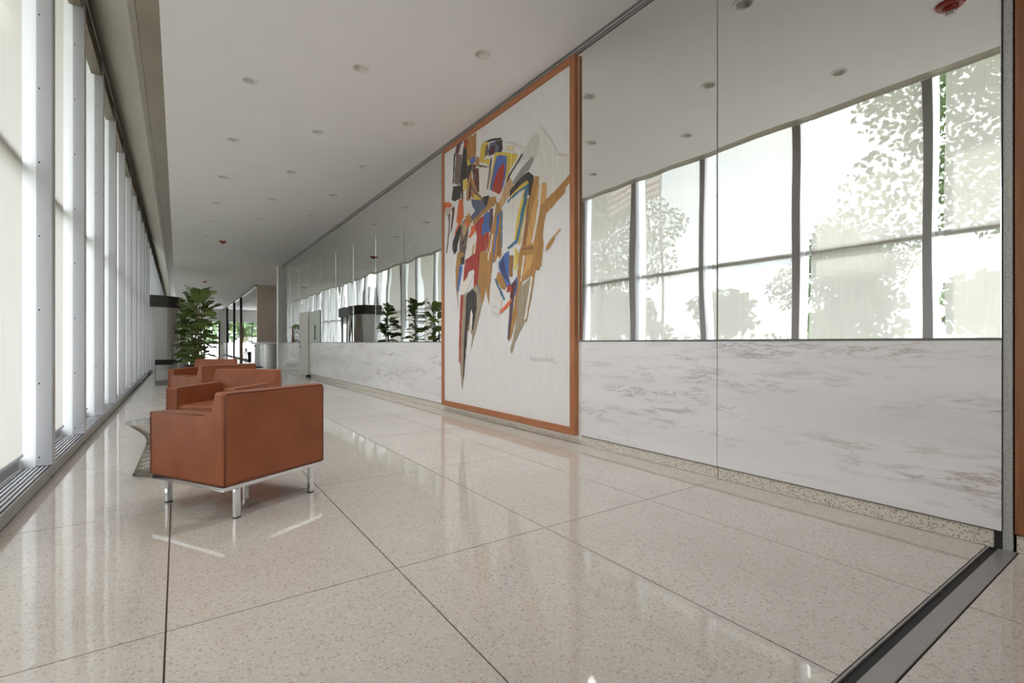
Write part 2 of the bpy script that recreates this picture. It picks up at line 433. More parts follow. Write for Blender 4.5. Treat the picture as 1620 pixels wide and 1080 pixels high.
# ---- ajar concealed door
dr = tag(empty('door_1', (3.318, 15.86, 0), 0), 'narrow white door leaf standing ajar in the marble wall', 'door', kind='structure')
leaf = MB().box(-.03, .012, 0, .86, .03, 1.985).build('door_leaf', 'white_paint', dr, .004); leaf.rotation_euler = (0, 0, R(5.5))
for z in (.86, 1.02): MB().box(-.033, -.025, .76, .84, z, z+.08).build('lock_plate', 'black_metal', leaf)
MB().tube([(-.03, .62, .98), (-.08, .62, .98), (-.08, .48, .98)], .012, 6).build('lever_handle', 'chrome', leaf)
MB().box(.004, .016, -1.42, -.03, 1.046, 1.97).build('reflection_panel', 'reflection_pale', dr, .003, seg=1)  # solid pale panel standing in for a reflection in the mirror
MB().tube([(-.03, -.95, 1.12), (-.03, -.95, 1.55)], .012, 6).tube([(0.01, -.95, 1.16), (-.03, -.95, 1.16)], .008, 6).tube([(0.01, -.95, 1.5), (-.03, -.95, 1.5)], .008, 6).build('reflected_pull', 'black_metal', dr)  # handle of that reflection, built as a solid part
MB().box(-.10, .02, -.22, -.06, 0, .05).build('floor_stop', 'black_metal', dr, .004)

# ---- window wall (left)
wl = struct('wall_left', 'tall window wall of pale aluminium mullions along the left', 'wall')
MY = [.403+P*k for k in range(-6, 33)]           # near (-Y) face of each mullion
mul = MB().box(-.872, -.78, 0, .105, .1, 4.65).mesh('mullion', 'aluminium')
mulo = MB().box(-1.06, -.873, .006, .099, .02, 4.72).mesh('outer_fin', 'aluminium_white')
scr = MB().tube([(0, .001, 0), (0, -.003, 0)], .006, 6).mesh('screw', 'black_metal')
for k, y in enumerate(MY):
    if y < .3: continue
    m = link('mullion', mul, wl, .003, seg=1, loc=(0, y, 0)); link('outer_fin', mulo, m)
    if 2 < y < 13:
        for j in range(8): link('screw', scr, m, loc=(-.853, 0, .167+.551*j))
SH_END = 26.0                                     # beyond the vestibule the bays have no blinds
VY0, VY1 = 21.6, 25.6
MB().box(-1.06, -.90, YB, .403, 0, 4.7).build('stone_panel', 'stone_beige', wl)  # unseen stretch behind the camera, made solid to hold back daylight
for k in range(len(MY)-1):
    y0, y1 = MY[k]+.105, MY[k+1]
    if y1 < .5: continue
    wi = struct('window_%d' % (k+1), 'tall window bay %d of the left wall, glazed in two lights' % (k+1), 'window')
    MB().box(-1.004, -.996, y0-.03, y1+.03, .17, 2.31).build('glass_pane', 'pane_glass', wi)
    MB().box(-1.004, -.996, y0-.03, y1+.03, 2.37, 4.7).build('glass_pane', 'pane_glass', wi)
    MB().box(-1.06, -.965, y0-.006, y1+.006, 2.31, 2.37).build('transom', 'aluminium_white', wi)
    MB().box(-1.06, -.965, y0-.006, y1+.006, .05, .17).build('bottom_rail', 'casing', wi)
    MB().box(-.90, -.80, y0, y1, 4.42, 4.65).build('head_box', 'header_side', wi)
    if y1 < VY0-.2:
        b = (k-8)                                # bay 0 is the one at the left edge of the photograph
        n_ = k-7
        lab = 'pulled-down cream screen blind in the %s window bay from the left edge of the photo' % ORD[b] if b >= 0 else \
            {-1: 'pulled-down cream screen blind mirrored in the second bay from the metal jamb', -2: 'pulled-down cream screen blind mirrored at the far right beside the metal jamb'}[b]
        sh = thing('roller_blind', lab, 'roller blind', (-.929, 0, 0), 0, 'screen blinds of the window wall')
        ga = .085
        z0 = .215
        ns = 8; v = []; f = []
        for i in range(ns+1):
            yy = y0+.004+(y1-ga-y0-.004)*i/ns
            v += [(.004*math.sin(i*1.7+k), yy, z0), (.004*math.sin(i*1.1+k*2), yy, 4.6)]
        f = [(2*i, 2*i+2, 2*i+3, 2*i+1) for i in range(ns)]
        MB().add(v, f).build('cloth', 'screen_cloth', sh, smooth=True)
        MB().box(-.008, .008, y0+.004, y1-ga, z0-.022, z0+.002).build('hem_bar', 'aluminium', sh, .003, seg=1)
        MB().tube([(0, y0+.004, 4.59), (0, y1-ga, 4.59)], .035, 10).build('roller_tube', 'aluminium', sh, smooth=True)
# low convector casing along the sill
t5 = struct('trim_5', 'low aluminium convector casing with slotted top below the windows', 'convector')
MB().box(-.79, -.775, YB, YE, .022, .098).build('casing_front', 'casing', t5, .003, seg=1)
for i in range(6):
    x = -.80-.026*i
    MB().box(x-.016, x, YB, YE, .088, .098).build('grille_slat', 'aluminium', t5, .002, seg=1)
MB().box(-.965, -.79, YB, YE, .02, .06).build('casing_back', 'dark_gap', t5)
MB().box(-1.06, -.955, YB, YE, .0, .092).build('sill_curb', 'aluminium_white', t5)
ft = MB().box(-.82, -.785, -.03, .03, 0, .03).mesh('foot', 'black_metal')
for y in MY: link('foot', ft, t5, loc=(0, y+.05, 0))
# header above the windows
t6 = struct('trim_6', 'brownish metal header with a raised lip between ceiling and windows', 'header')
for k in range(10):
    a, b = YB+6.1*k, min(YB+6.1*(k+1), YE)
    MB().prism([(-.135, ZC), (-.31, 4.022), (-.31, 4.2), (-.135, 4.2)], a+.002, b-.002, 'y').build('header_side', 'header_side', t6)
    MB().prism([(-.312, 4.02), (-.372, 4.02), (-.378, 4.06), (-.312, 4.06)], a+.002, b-.002, 'y').build('header_lip', 'header_metal', t6, .004, seg=1)
    MB().prism([(-.376, 4.06), (-.80, 4.66), (-.80, 4.74), (-.376, 4.2)], a+.002, b-.002, 'y').build('header_soffit', 'header_metal', t6)
# near end: unseen front, glazing added to bring in daylight; far end: doors
wb = struct('wall_back', 'unseen end wall behind the camera, glazing added for daylight', 'wall')
for k in range(5):
    MB().box(-.9+1.06*k-.04, -.9+1.06*k+.04, YB-.1, YB, 0, ZC).build('mullion', 'aluminium', wb)
MB().box(1.22, 3.38, YB-.055, YB-.045, 0, ZC).build('glass_pane', 'pane_glass', wb)
MB().box(-1.0, 1.2, YB-.09, YB-.03, 0, ZC).build('end_panel', 'panel_wood', wb)
MB().box(-1.1, 3.5, YB-.1, YB, ZC, 4.7).build('head_panel', 'white_paint', wb)
wf = struct('wall_far', 'dim far end wall with dark framed glass doors', 'wall')
MB().box(-1.1, .35, YE, YE+.2, 3.0, 4.3).box(.35, 6.2, YE, YE+.2, 2.9, 4.3).box(3.0, 6.2, YE, YE+.2, 0, 2.9).build('end_panel', 'white_paint', wf)
for x in (-.9, .45, 1.05, 1.9, 3.0):
    MB().box(x-.06, x+.06, YE-.1, YE+.1, 0, 3.0).build('door_post', 'fascia_dark', wf)
MB().box(-.9, 3.0, YE-.006, YE+.006, 0, 3.0).build('glass_pane', 'pane_glass', wf)

# ---- recess with reception desk, second mirror wall
w2 = struct('wall_recess', 'beige stone wall of the recess behind the reception desk', 'wall')
MB().box(3.34, 6.2, 27.8, 28.0, 0, ZC).build('stone_panel', 'stone_beige', w2)
MB().box(6.0, 6.2, 20.47, 27.8, 0, ZC).build('side_panel', 'stone_beige', w2)
MB().box(3.55, 6.0, 20.3, 20.6, 0, ZC).build('return_panel', 'white_paint', w2)
w3 = struct('wall_far_right', 'far stretch of mirror over pale marble beyond the reception desk', 'wall')
for k in range(12):
    y0 = 28.0+1.83*k
    MB().box(W+.0, W+.01, y0+.004, y0+1.826, 1.05, 3.92).build('mirror_panel', 'mirror', w3)
    MB().box(W-.004, W+.01, y0+.004, y0+1.826, .09, 1.04).build('marble_panel', 'marble', w3)
MB().box(W+.01, W+.2, 28.0, YE, 0, 4.2).build('backing', 'dark_gap', w3)
for y in (35.4, 40.0, 46.0):
    MB().box(3.27, W, y, y+.22, 0, ZC).build('dark_post', 'black_metal', w3)
MB().box(3.25, W+.02, 27.8, YE, 3.92, ZC).build('channel_lip', 'alu_dark', w3)
dk = thing('reception_desk', 'curved stainless reception desk with a pale stone ledge beside the beige wall', 'desk', (3.5, 23.9, 0))
arc = [(.72*math.cos(a), .72*math.sin(a)) for a in [math.pi*(.92+.66*i/16) for i in range(17)]]
MB().prism(arc+[(1.2, -.72), (1.2, .2)], 0, .98).build('curved_front', 'steel_brushed', dk, smooth=False)
arc2 = [(.86*math.cos(a), .86*math.sin(a)) for a in [math.pi*(.92+.62*i/16) for i in range(17)]]
MB().prism(arc2+[(1.3, -.84), (1.3, .5)], .985, 1.06).build('ledge', 'marble', dk, .006)
MB().box(-.74, -.70, -.05, .05, .86, .94).build('switch_box', 'black_metal', dk)
MB().box(-.55, .62, .3, 3.6, 0, .95).build('marble_front', 'marble', dk)
tag(MB().box(1.75, 2.95, 22.6, 27.2, 0, .012).build('floor_mat', 'mat_black', bevel=.004), 'black entrance mat on the floor before the reception desk', 'mat')
po = thing('wood_post', 'slim upright brown wooden post standing on the black mat', 'post', (2.28, 24.2, .012))
MB().box(-.055, .055, -.05, .05, .03, 1.78).build('shaft', 'post_wood', po, .006)
MB().box(-.14, .14, -.14, .14, 0, .03).build('base_plate', 'black_metal', po, .006)
ea = thing('easel', 'small black folding easel beside the curved desk', 'easel', (2.62, 25.6, .012))
for a, b in (((-.28, -.15, 0), (0, 0, .78)), ((.16, -.15, 0), (0, 0, .78)), ((0, .25, 0), (0, 0, .78))):
    MB().tube([a, b], .014, 6).build('leg', 'black_metal', ea)
MB().box(.06, .2, -.10, -.07, .12, .60).build('panel', 'black_metal', ea)

# ---- entry vestibule on the window wall
ve = thing('entry_vestibule', 'brushed stainless entrance drum with a dark flat canopy against the window wall', 'vestibule', (-.93, 23.6, 0))
prof = [(0, -2.0)]+[(1.0*math.sin(a), -1.0-1.0*math.cos(a)) for a in [math.pi/2*i/12 for i in range(1, 13)]]
inner = [(x-.05 if x > .05 else x, y+.05) for x, y in prof]
MB().prism(prof+[(1.0, -.75), (.95, -.75)]+inner[::-1][:-1]+[(0, -1.95)], 0, 2.32).build('drum_wall', 'steel_brushed', ve, smooth=False)
prof2 = [(1.0*math.sin(a), 1.0+1.0*math.cos(a)) for a in [math.pi/2*i/12 for i in range(0, 13)]]
inner2 = [(x-.05 if x > .05 else x, y-.05) for x, y in prof2]
MB().prism([(.95, .85), (1.0, .85)]+prof2[::-1]+[(0, 1.95)]+inner2[1:][:], 0, 2.32).build('drum_wall', 'steel_brushed', ve, smooth=False)
for y in (-.75, .05, .75):
    MB().box(.92, 1.02, y-.04, y+.06, 0, 2.32).build('door_post', 'post_wood' if y < -.5 else 'fascia_dark', ve)
for y in (-.69, .11):
    MB().box(.965, .975, y, y+.64, .02, 2.3).build('glass_door', 'pane_glass', ve)
cp = [(0, -2.14)]+[(1.08*math.sin(a), -1.04-1.08*math.cos(a)) for a in [math.pi/2*i/12 for i in range(1, 13)]]+[(1.08*math.sin(a), 1.04+1.08*math.cos(a)) for a in [math.pi/2*i/12 for i in range(12, -1, -1)]]
MB().prism(cp, 2.33, 2.74).build('canopy', 'fascia_dark', ve)
be = thing('bench', 'small black vinyl bench on chrome legs before the stainless drum', 'bench', (-.34, 20.9, 0))
MB().box(-.31, .31, -.22, .22, .272, .44).build('cushion', 'black_vinyl', be, .015)
MB().box(-.32, .32, -.21, .21, .246, .270).build('frame', 'chrome', be, .003, seg=1)
for sx in (-1, 1):
    for sy in (-1, 1): MB().box(sx*.30-.013, sx*.30+.013, sy*.195-.013, sy*.195+.013, 0, .247).build('leg', 'chrome', be)

# ================================================================== THINGS
# ---- armchairs
def armchair():
    t = thing('armchair', '', 'armchair')
    for s in (-1, 1):
        x0, x1 = sorted((s*.243, s*.365))
        MB().prism([(-.352, .2), (.355, .2), (.355, .592), (-.2, .605), (-.352, .605)], x0, x1, 'x').build('arm', 'leather', t, .016, seg=3)
        e = [(s*.362, -.35, .206), (s*.362, .352, .206), (s*.362, .352, .588), (s*.362, -.18, .601)]
        MB().tube(e, .0045, 6).build('piping', 'leather_piping', t, smooth=True)
        MB().tube([(s*.247, .352, .44), (s*.247, .352, .588), (s*.247, -.19, .601)], .0045, 6).build('piping', 'leather_piping', t, smooth=True)
    MB().prism([(-.355, .2), (-.355, .737), (-.275, .742), (-.232, .607), (-.17, .40), (-.17, .2)], -.367, .367, 'x').build('backrest', 'leather', t, .02, seg=3)
    for s in (-1, 1):
        MB().tube([(s*.355, -.354, .206), (s*.355, -.354, .715), (s*.345, -.354, .728)], .0045, 6).build('piping', 'leather_piping', t, smooth=True)
    MB().tube([(-.345, -.352, .731), (.345, -.352, .731)], .0045, 6).build('piping', 'leather_piping', t, smooth=True)
    MB().tube([(-.355, -.354, .206), (.355, -.354, .206)], .0045, 6).build('piping', 'leather_piping', t, smooth=True)
    MB().box(-.238, .238, -.2, .352, .29, .43).build('seat_cushion', 'leather', t, .03, seg=3)
    MB().box(-.243, .243, -.2, .345, .2, .287).build('seat_base', 'leather', t, .008)
    f = MB()
    for s in (-1, 1):
        f.box(s*.345-.014, s*.345+.014, -.345, .345, .172, .198); f.box(-.331, .331, s*.331-.014, s*.331+.014, .172, .198)
    f.build('frame', 'chrome', t, .002, seg=1)
    for sx in (-1, 1):
        for sy in (-1, 1):
            l = MB().box(sx*.268-.017, sx*.268+.017, sy*.331-.013, sy*.331+.013, .006, .172).build('leg', 'chrome', t, .002, seg=1)
            MB().box(sx*.268-.018, sx*.268+.018, sy*.331-.014, sy*.331+.014, 0, .006).build('glide', 'black_metal', l)
    return t
a0 = armchair()
chairs = [((.35, 3.67), 30.0, 'tan leather armchair nearest the camera, its back turned to us beside the wire table'),
          ((.415, 5.725), 137.0, 'tan leather armchair facing us directly behind the nearest armchair'),
          ((.402, 7.665), 28.5, 'tan leather armchair, back turned to us, in the farther pair'),
          ((.37, 9.82), 141.5, 'farthest tan leather armchair, facing us in front of the fig plants')]
for i, ((x, y), r, lab) in enumerate(chairs):
    c = a0 if i == 0 else dup(a0)
    c.location = (x, y, 0); c.rotation_euler = (0, 0, R(r)); tag(c, lab, 'armchair', 'tan leather armchairs')
# ---- wire side tables
def wire_table():
    t = thing('wire_side_table', '', 'side table')
    prof = [(.185, .006), (.165, .06), (.135, .14), (.108, .21), (.098, .26), (.112, .30), (.150, .34), (.195, .38), (.228, .408)]
    nw = 64
    wm = MB().tube([(r*math.cos(.9*i/8), r*math.sin(.9*i/8), z) for i, (r, z) in enumerate(prof)], .0022, 4).mesh('wire', 'nickel_wire')
    for k in range(nw):
        o = link('wire', wm, t, smooth=True); o.rotation_euler = (0, 0, 2*math.pi*k/nw)
    circ = lambda r, z: [(r*math.cos(2*math.pi*k/40), r*math.sin(2*math.pi*k/40), z) for k in range(40)]
    MB().tube(circ(.23, .408), .005, 6, True).build('top_ring', 'nickel_wire', t, smooth=True)
    MB().tube(circ(.098, .262), .004, 6, True).build('waist_ring', 'nickel_wire', t, smooth=True)
    MB().tube(circ(.187, .005), .005, 6, True).build('base_ring', 'nickel_wire', t, smooth=True)
    MB().lathe([(.182, .003), (.182, .006), (.005, .0065)], 40).build('base_plate', 'nickel_wire', t)
    MB().lathe([(.226, .406), (.226, .414)], 40).build('glass_top', 'pane_glass', t)
    return t
w0 = wire_table(); w0.location = (-.10, 4.73, 0); tag(w0, 'round nickel wire side table peeking out left of the nearest armchair', 'side table', 'wire side tables')
# ---- fiddle-leaf figs
def leaf_mesh(L, wd, droop, k):
    v = []; f = []; prof = [0, .42, .62, .72, .95, 1.0, .72, 0]; n = len(prof)
    for i, w in enumerate(prof):
        u = i/(n-1); x = L*u; z = -droop*L*u*u; h = wd*w/2
        wob = .012*math.sin(i*2.1+k)
        v += [(x, -h, z+.18*h+wob), (x, 0, z), (x, h, z+.18*h-wob)]
    for i in range(n-1):
        a = 3*i; f += [(a, a+1, a+4, a+3), (a+1, a+2, a+5, a+4)]
    return MB().add(v, f).mesh('leaf', 'leaf')
LEAF = [leaf_mesh(.30, .215, .18, 0), leaf_mesh(.26, .19, .35, 1), leaf_mesh(.33, .235, .05, 2), leaf_mesh(.22, .16, .25, 3)]
def fig(x, y, h, n, lab, seed, spread=1.0, low=.45):
    rr = random.Random(seed)
    t = thing('fiddle_leaf_fig', lab, 'potted plant', (x, y, 0), 0, 'potted fiddle-leaf figs')
    MB().lathe([(.15, 0), (.19, .05), (.21, .36), (.215, .38), (.19, .38), (.185, .34)], 24).build('pot', 'planter', t, smooth=True)
    MB().lathe([(.186, .342), (.01, .35)], 20).build('soil', 'soil', t)
    stems = []
    for k in range(3 if n > 60 else 2):
        a = rr.uniform(0, 6.28); d = .05; e = rr.uniform(.05, .16)*spread; hh = h*(.93 if k else 1)-.18
        pts = [(math.cos(a)*(d+(e-d)*u)+.012*math.sin(u*7+k), math.sin(a)*(d+(e-d)*u), .33+(hh-.33)*u) for u in [i/8 for i in range(9)]]
        MB().tube(pts, .016, 6, taper=.007).build('stem', 'bark', t, smooth=True); stems.append(pts)
    for i in range(n):
        pts = stems[i % len(stems)]; u = (i+rr.random())/n; z = low+(h-.2-low)*u
        q = min(7.99, max(0, (z-.33)/(pts[-1][2]-.33)*8)); j = int(q); p = Vector(pts[j]).lerp(Vector(pts[j+1]), q-j)
        az = i*2.399+rr.uniform(-.5, .5); tilt = rr.uniform(-.25, .75) if u < .88 else rr.uniform(.5, 1.25)
        o = link('leaf', LEAF[rr.randrange(4)], t, smooth=True)
        s = rr.uniform(1.0, 1.4)*(1 if u < .9 else .95)
        rot = Matrix.Rotation(az, 4, 'Z') @ Matrix.Rotation(-tilt, 4, 'Y') @ Matrix.Rotation(rr.uniform(-.5, .5), 4, 'X')
        st = rot @ Vector((rr.uniform(.03, .12)*spread, 0, 0))
        o.matrix_local = Matrix.Translation(p+st) @ rot @ Matrix.Diagonal((s, s*rr.uniform(.9, 1.1), s, 1))
    return t
fig(.38, 13.0, 2.2, 44, 'sparse fiddle-leaf fig in a dark pot, nearest of the row behind the armchairs', 1, .9, .5)
fig(.33, 14.6, 2.50, 66, 'tall fiddle-leaf fig, second of the row and mirrored nearest the picture frame', 2, 1.0, .45)
fig(.33, 17.2, 2.42, 96, 'bushy fiddle-leaf fig, third of the row behind the armchairs', 3, 1.3, .45)
fig(.30, 30.5, 2.25, 60, 'far fiddle-leaf fig beyond the stainless drum, seen in the mirror', 4, 1.2, .45)
fig(.30, 33.5, 2.15, 60, 'farthest fiddle-leaf fig, mirrored left of the ajar door', 5, 1.2, .45)

# ---- large framed abstract painting
pa = thing('framed_painting', 'huge abstract painting in an orange-brown wooden frame on the mirror wall', 'painting', (3.285, 5.158, .088))
FY, FZ, FWD = 1.497, 3.848, .078
MB().box(.015, .05, -FY+.03, FY-.03, .03, FZ-.03).build('canvas', 'canvas', pa)
for s in (-1, 1):
    y0, y1 = s*FY, s*(FY-FWD)
    MB().add([(0, y0, 0), (0, y1, FWD), (0, y1, FZ-FWD), (0, y0, FZ), (.055, y0, 0), (.055, y1, FWD), (.055, y1, FZ-FWD), (.055, y0, FZ)],
             [(0, 3, 2, 1), (4, 5, 6, 7), (0, 1, 5, 4), (1, 2, 6, 5), (2, 3, 7, 6), (3, 0, 4, 7)]).build('frame_stile', 'frame_wood', pa, .004, seg=1)
    z0, z1 = (0, FWD) if s < 0 else (FZ, FZ-FWD)
    MB().add([(0, -FY, z0), (0, -FY+FWD, z1), (0, FY-FWD, z1), (0, FY, z0), (.055, -FY, z0), (.055, -FY+FWD, z1), (.055, FY-FWD, z1), (.055, FY, z0)],
             [(0, 3, 2, 1), (4, 5, 6, 7), (0, 1, 5, 4), (1, 2, 6, 5), (2, 3, 7, 6), (3, 0, 4, 7)]).build('frame_rail', 'frame_wood_flat', pa, .004, seg=1)
PAINT = dict(haze=(222, 218, 213), pencil=(204, 199, 195), mist=(208, 204, 199), maroon=(98, 44, 46), slate=(92, 98, 130), black=(44, 42, 44), umber=(122, 102, 94),
             cream=(226, 220, 212), red=(168, 52, 42), ochre=(176, 128, 66), blue=(72, 108, 176), yellow=(220, 192, 78), paleyellow=(222, 210, 160), tan=(196, 158, 120),
             grey=(146, 145, 142), teal=(66, 116, 146), gold=(208, 158, 92), brown=(146, 100, 56), orange=(222, 104, 50), taupelight=(196, 190, 176), taupe=(160, 146, 122),
             purple=(92, 70, 88), navy=(50, 58, 104))
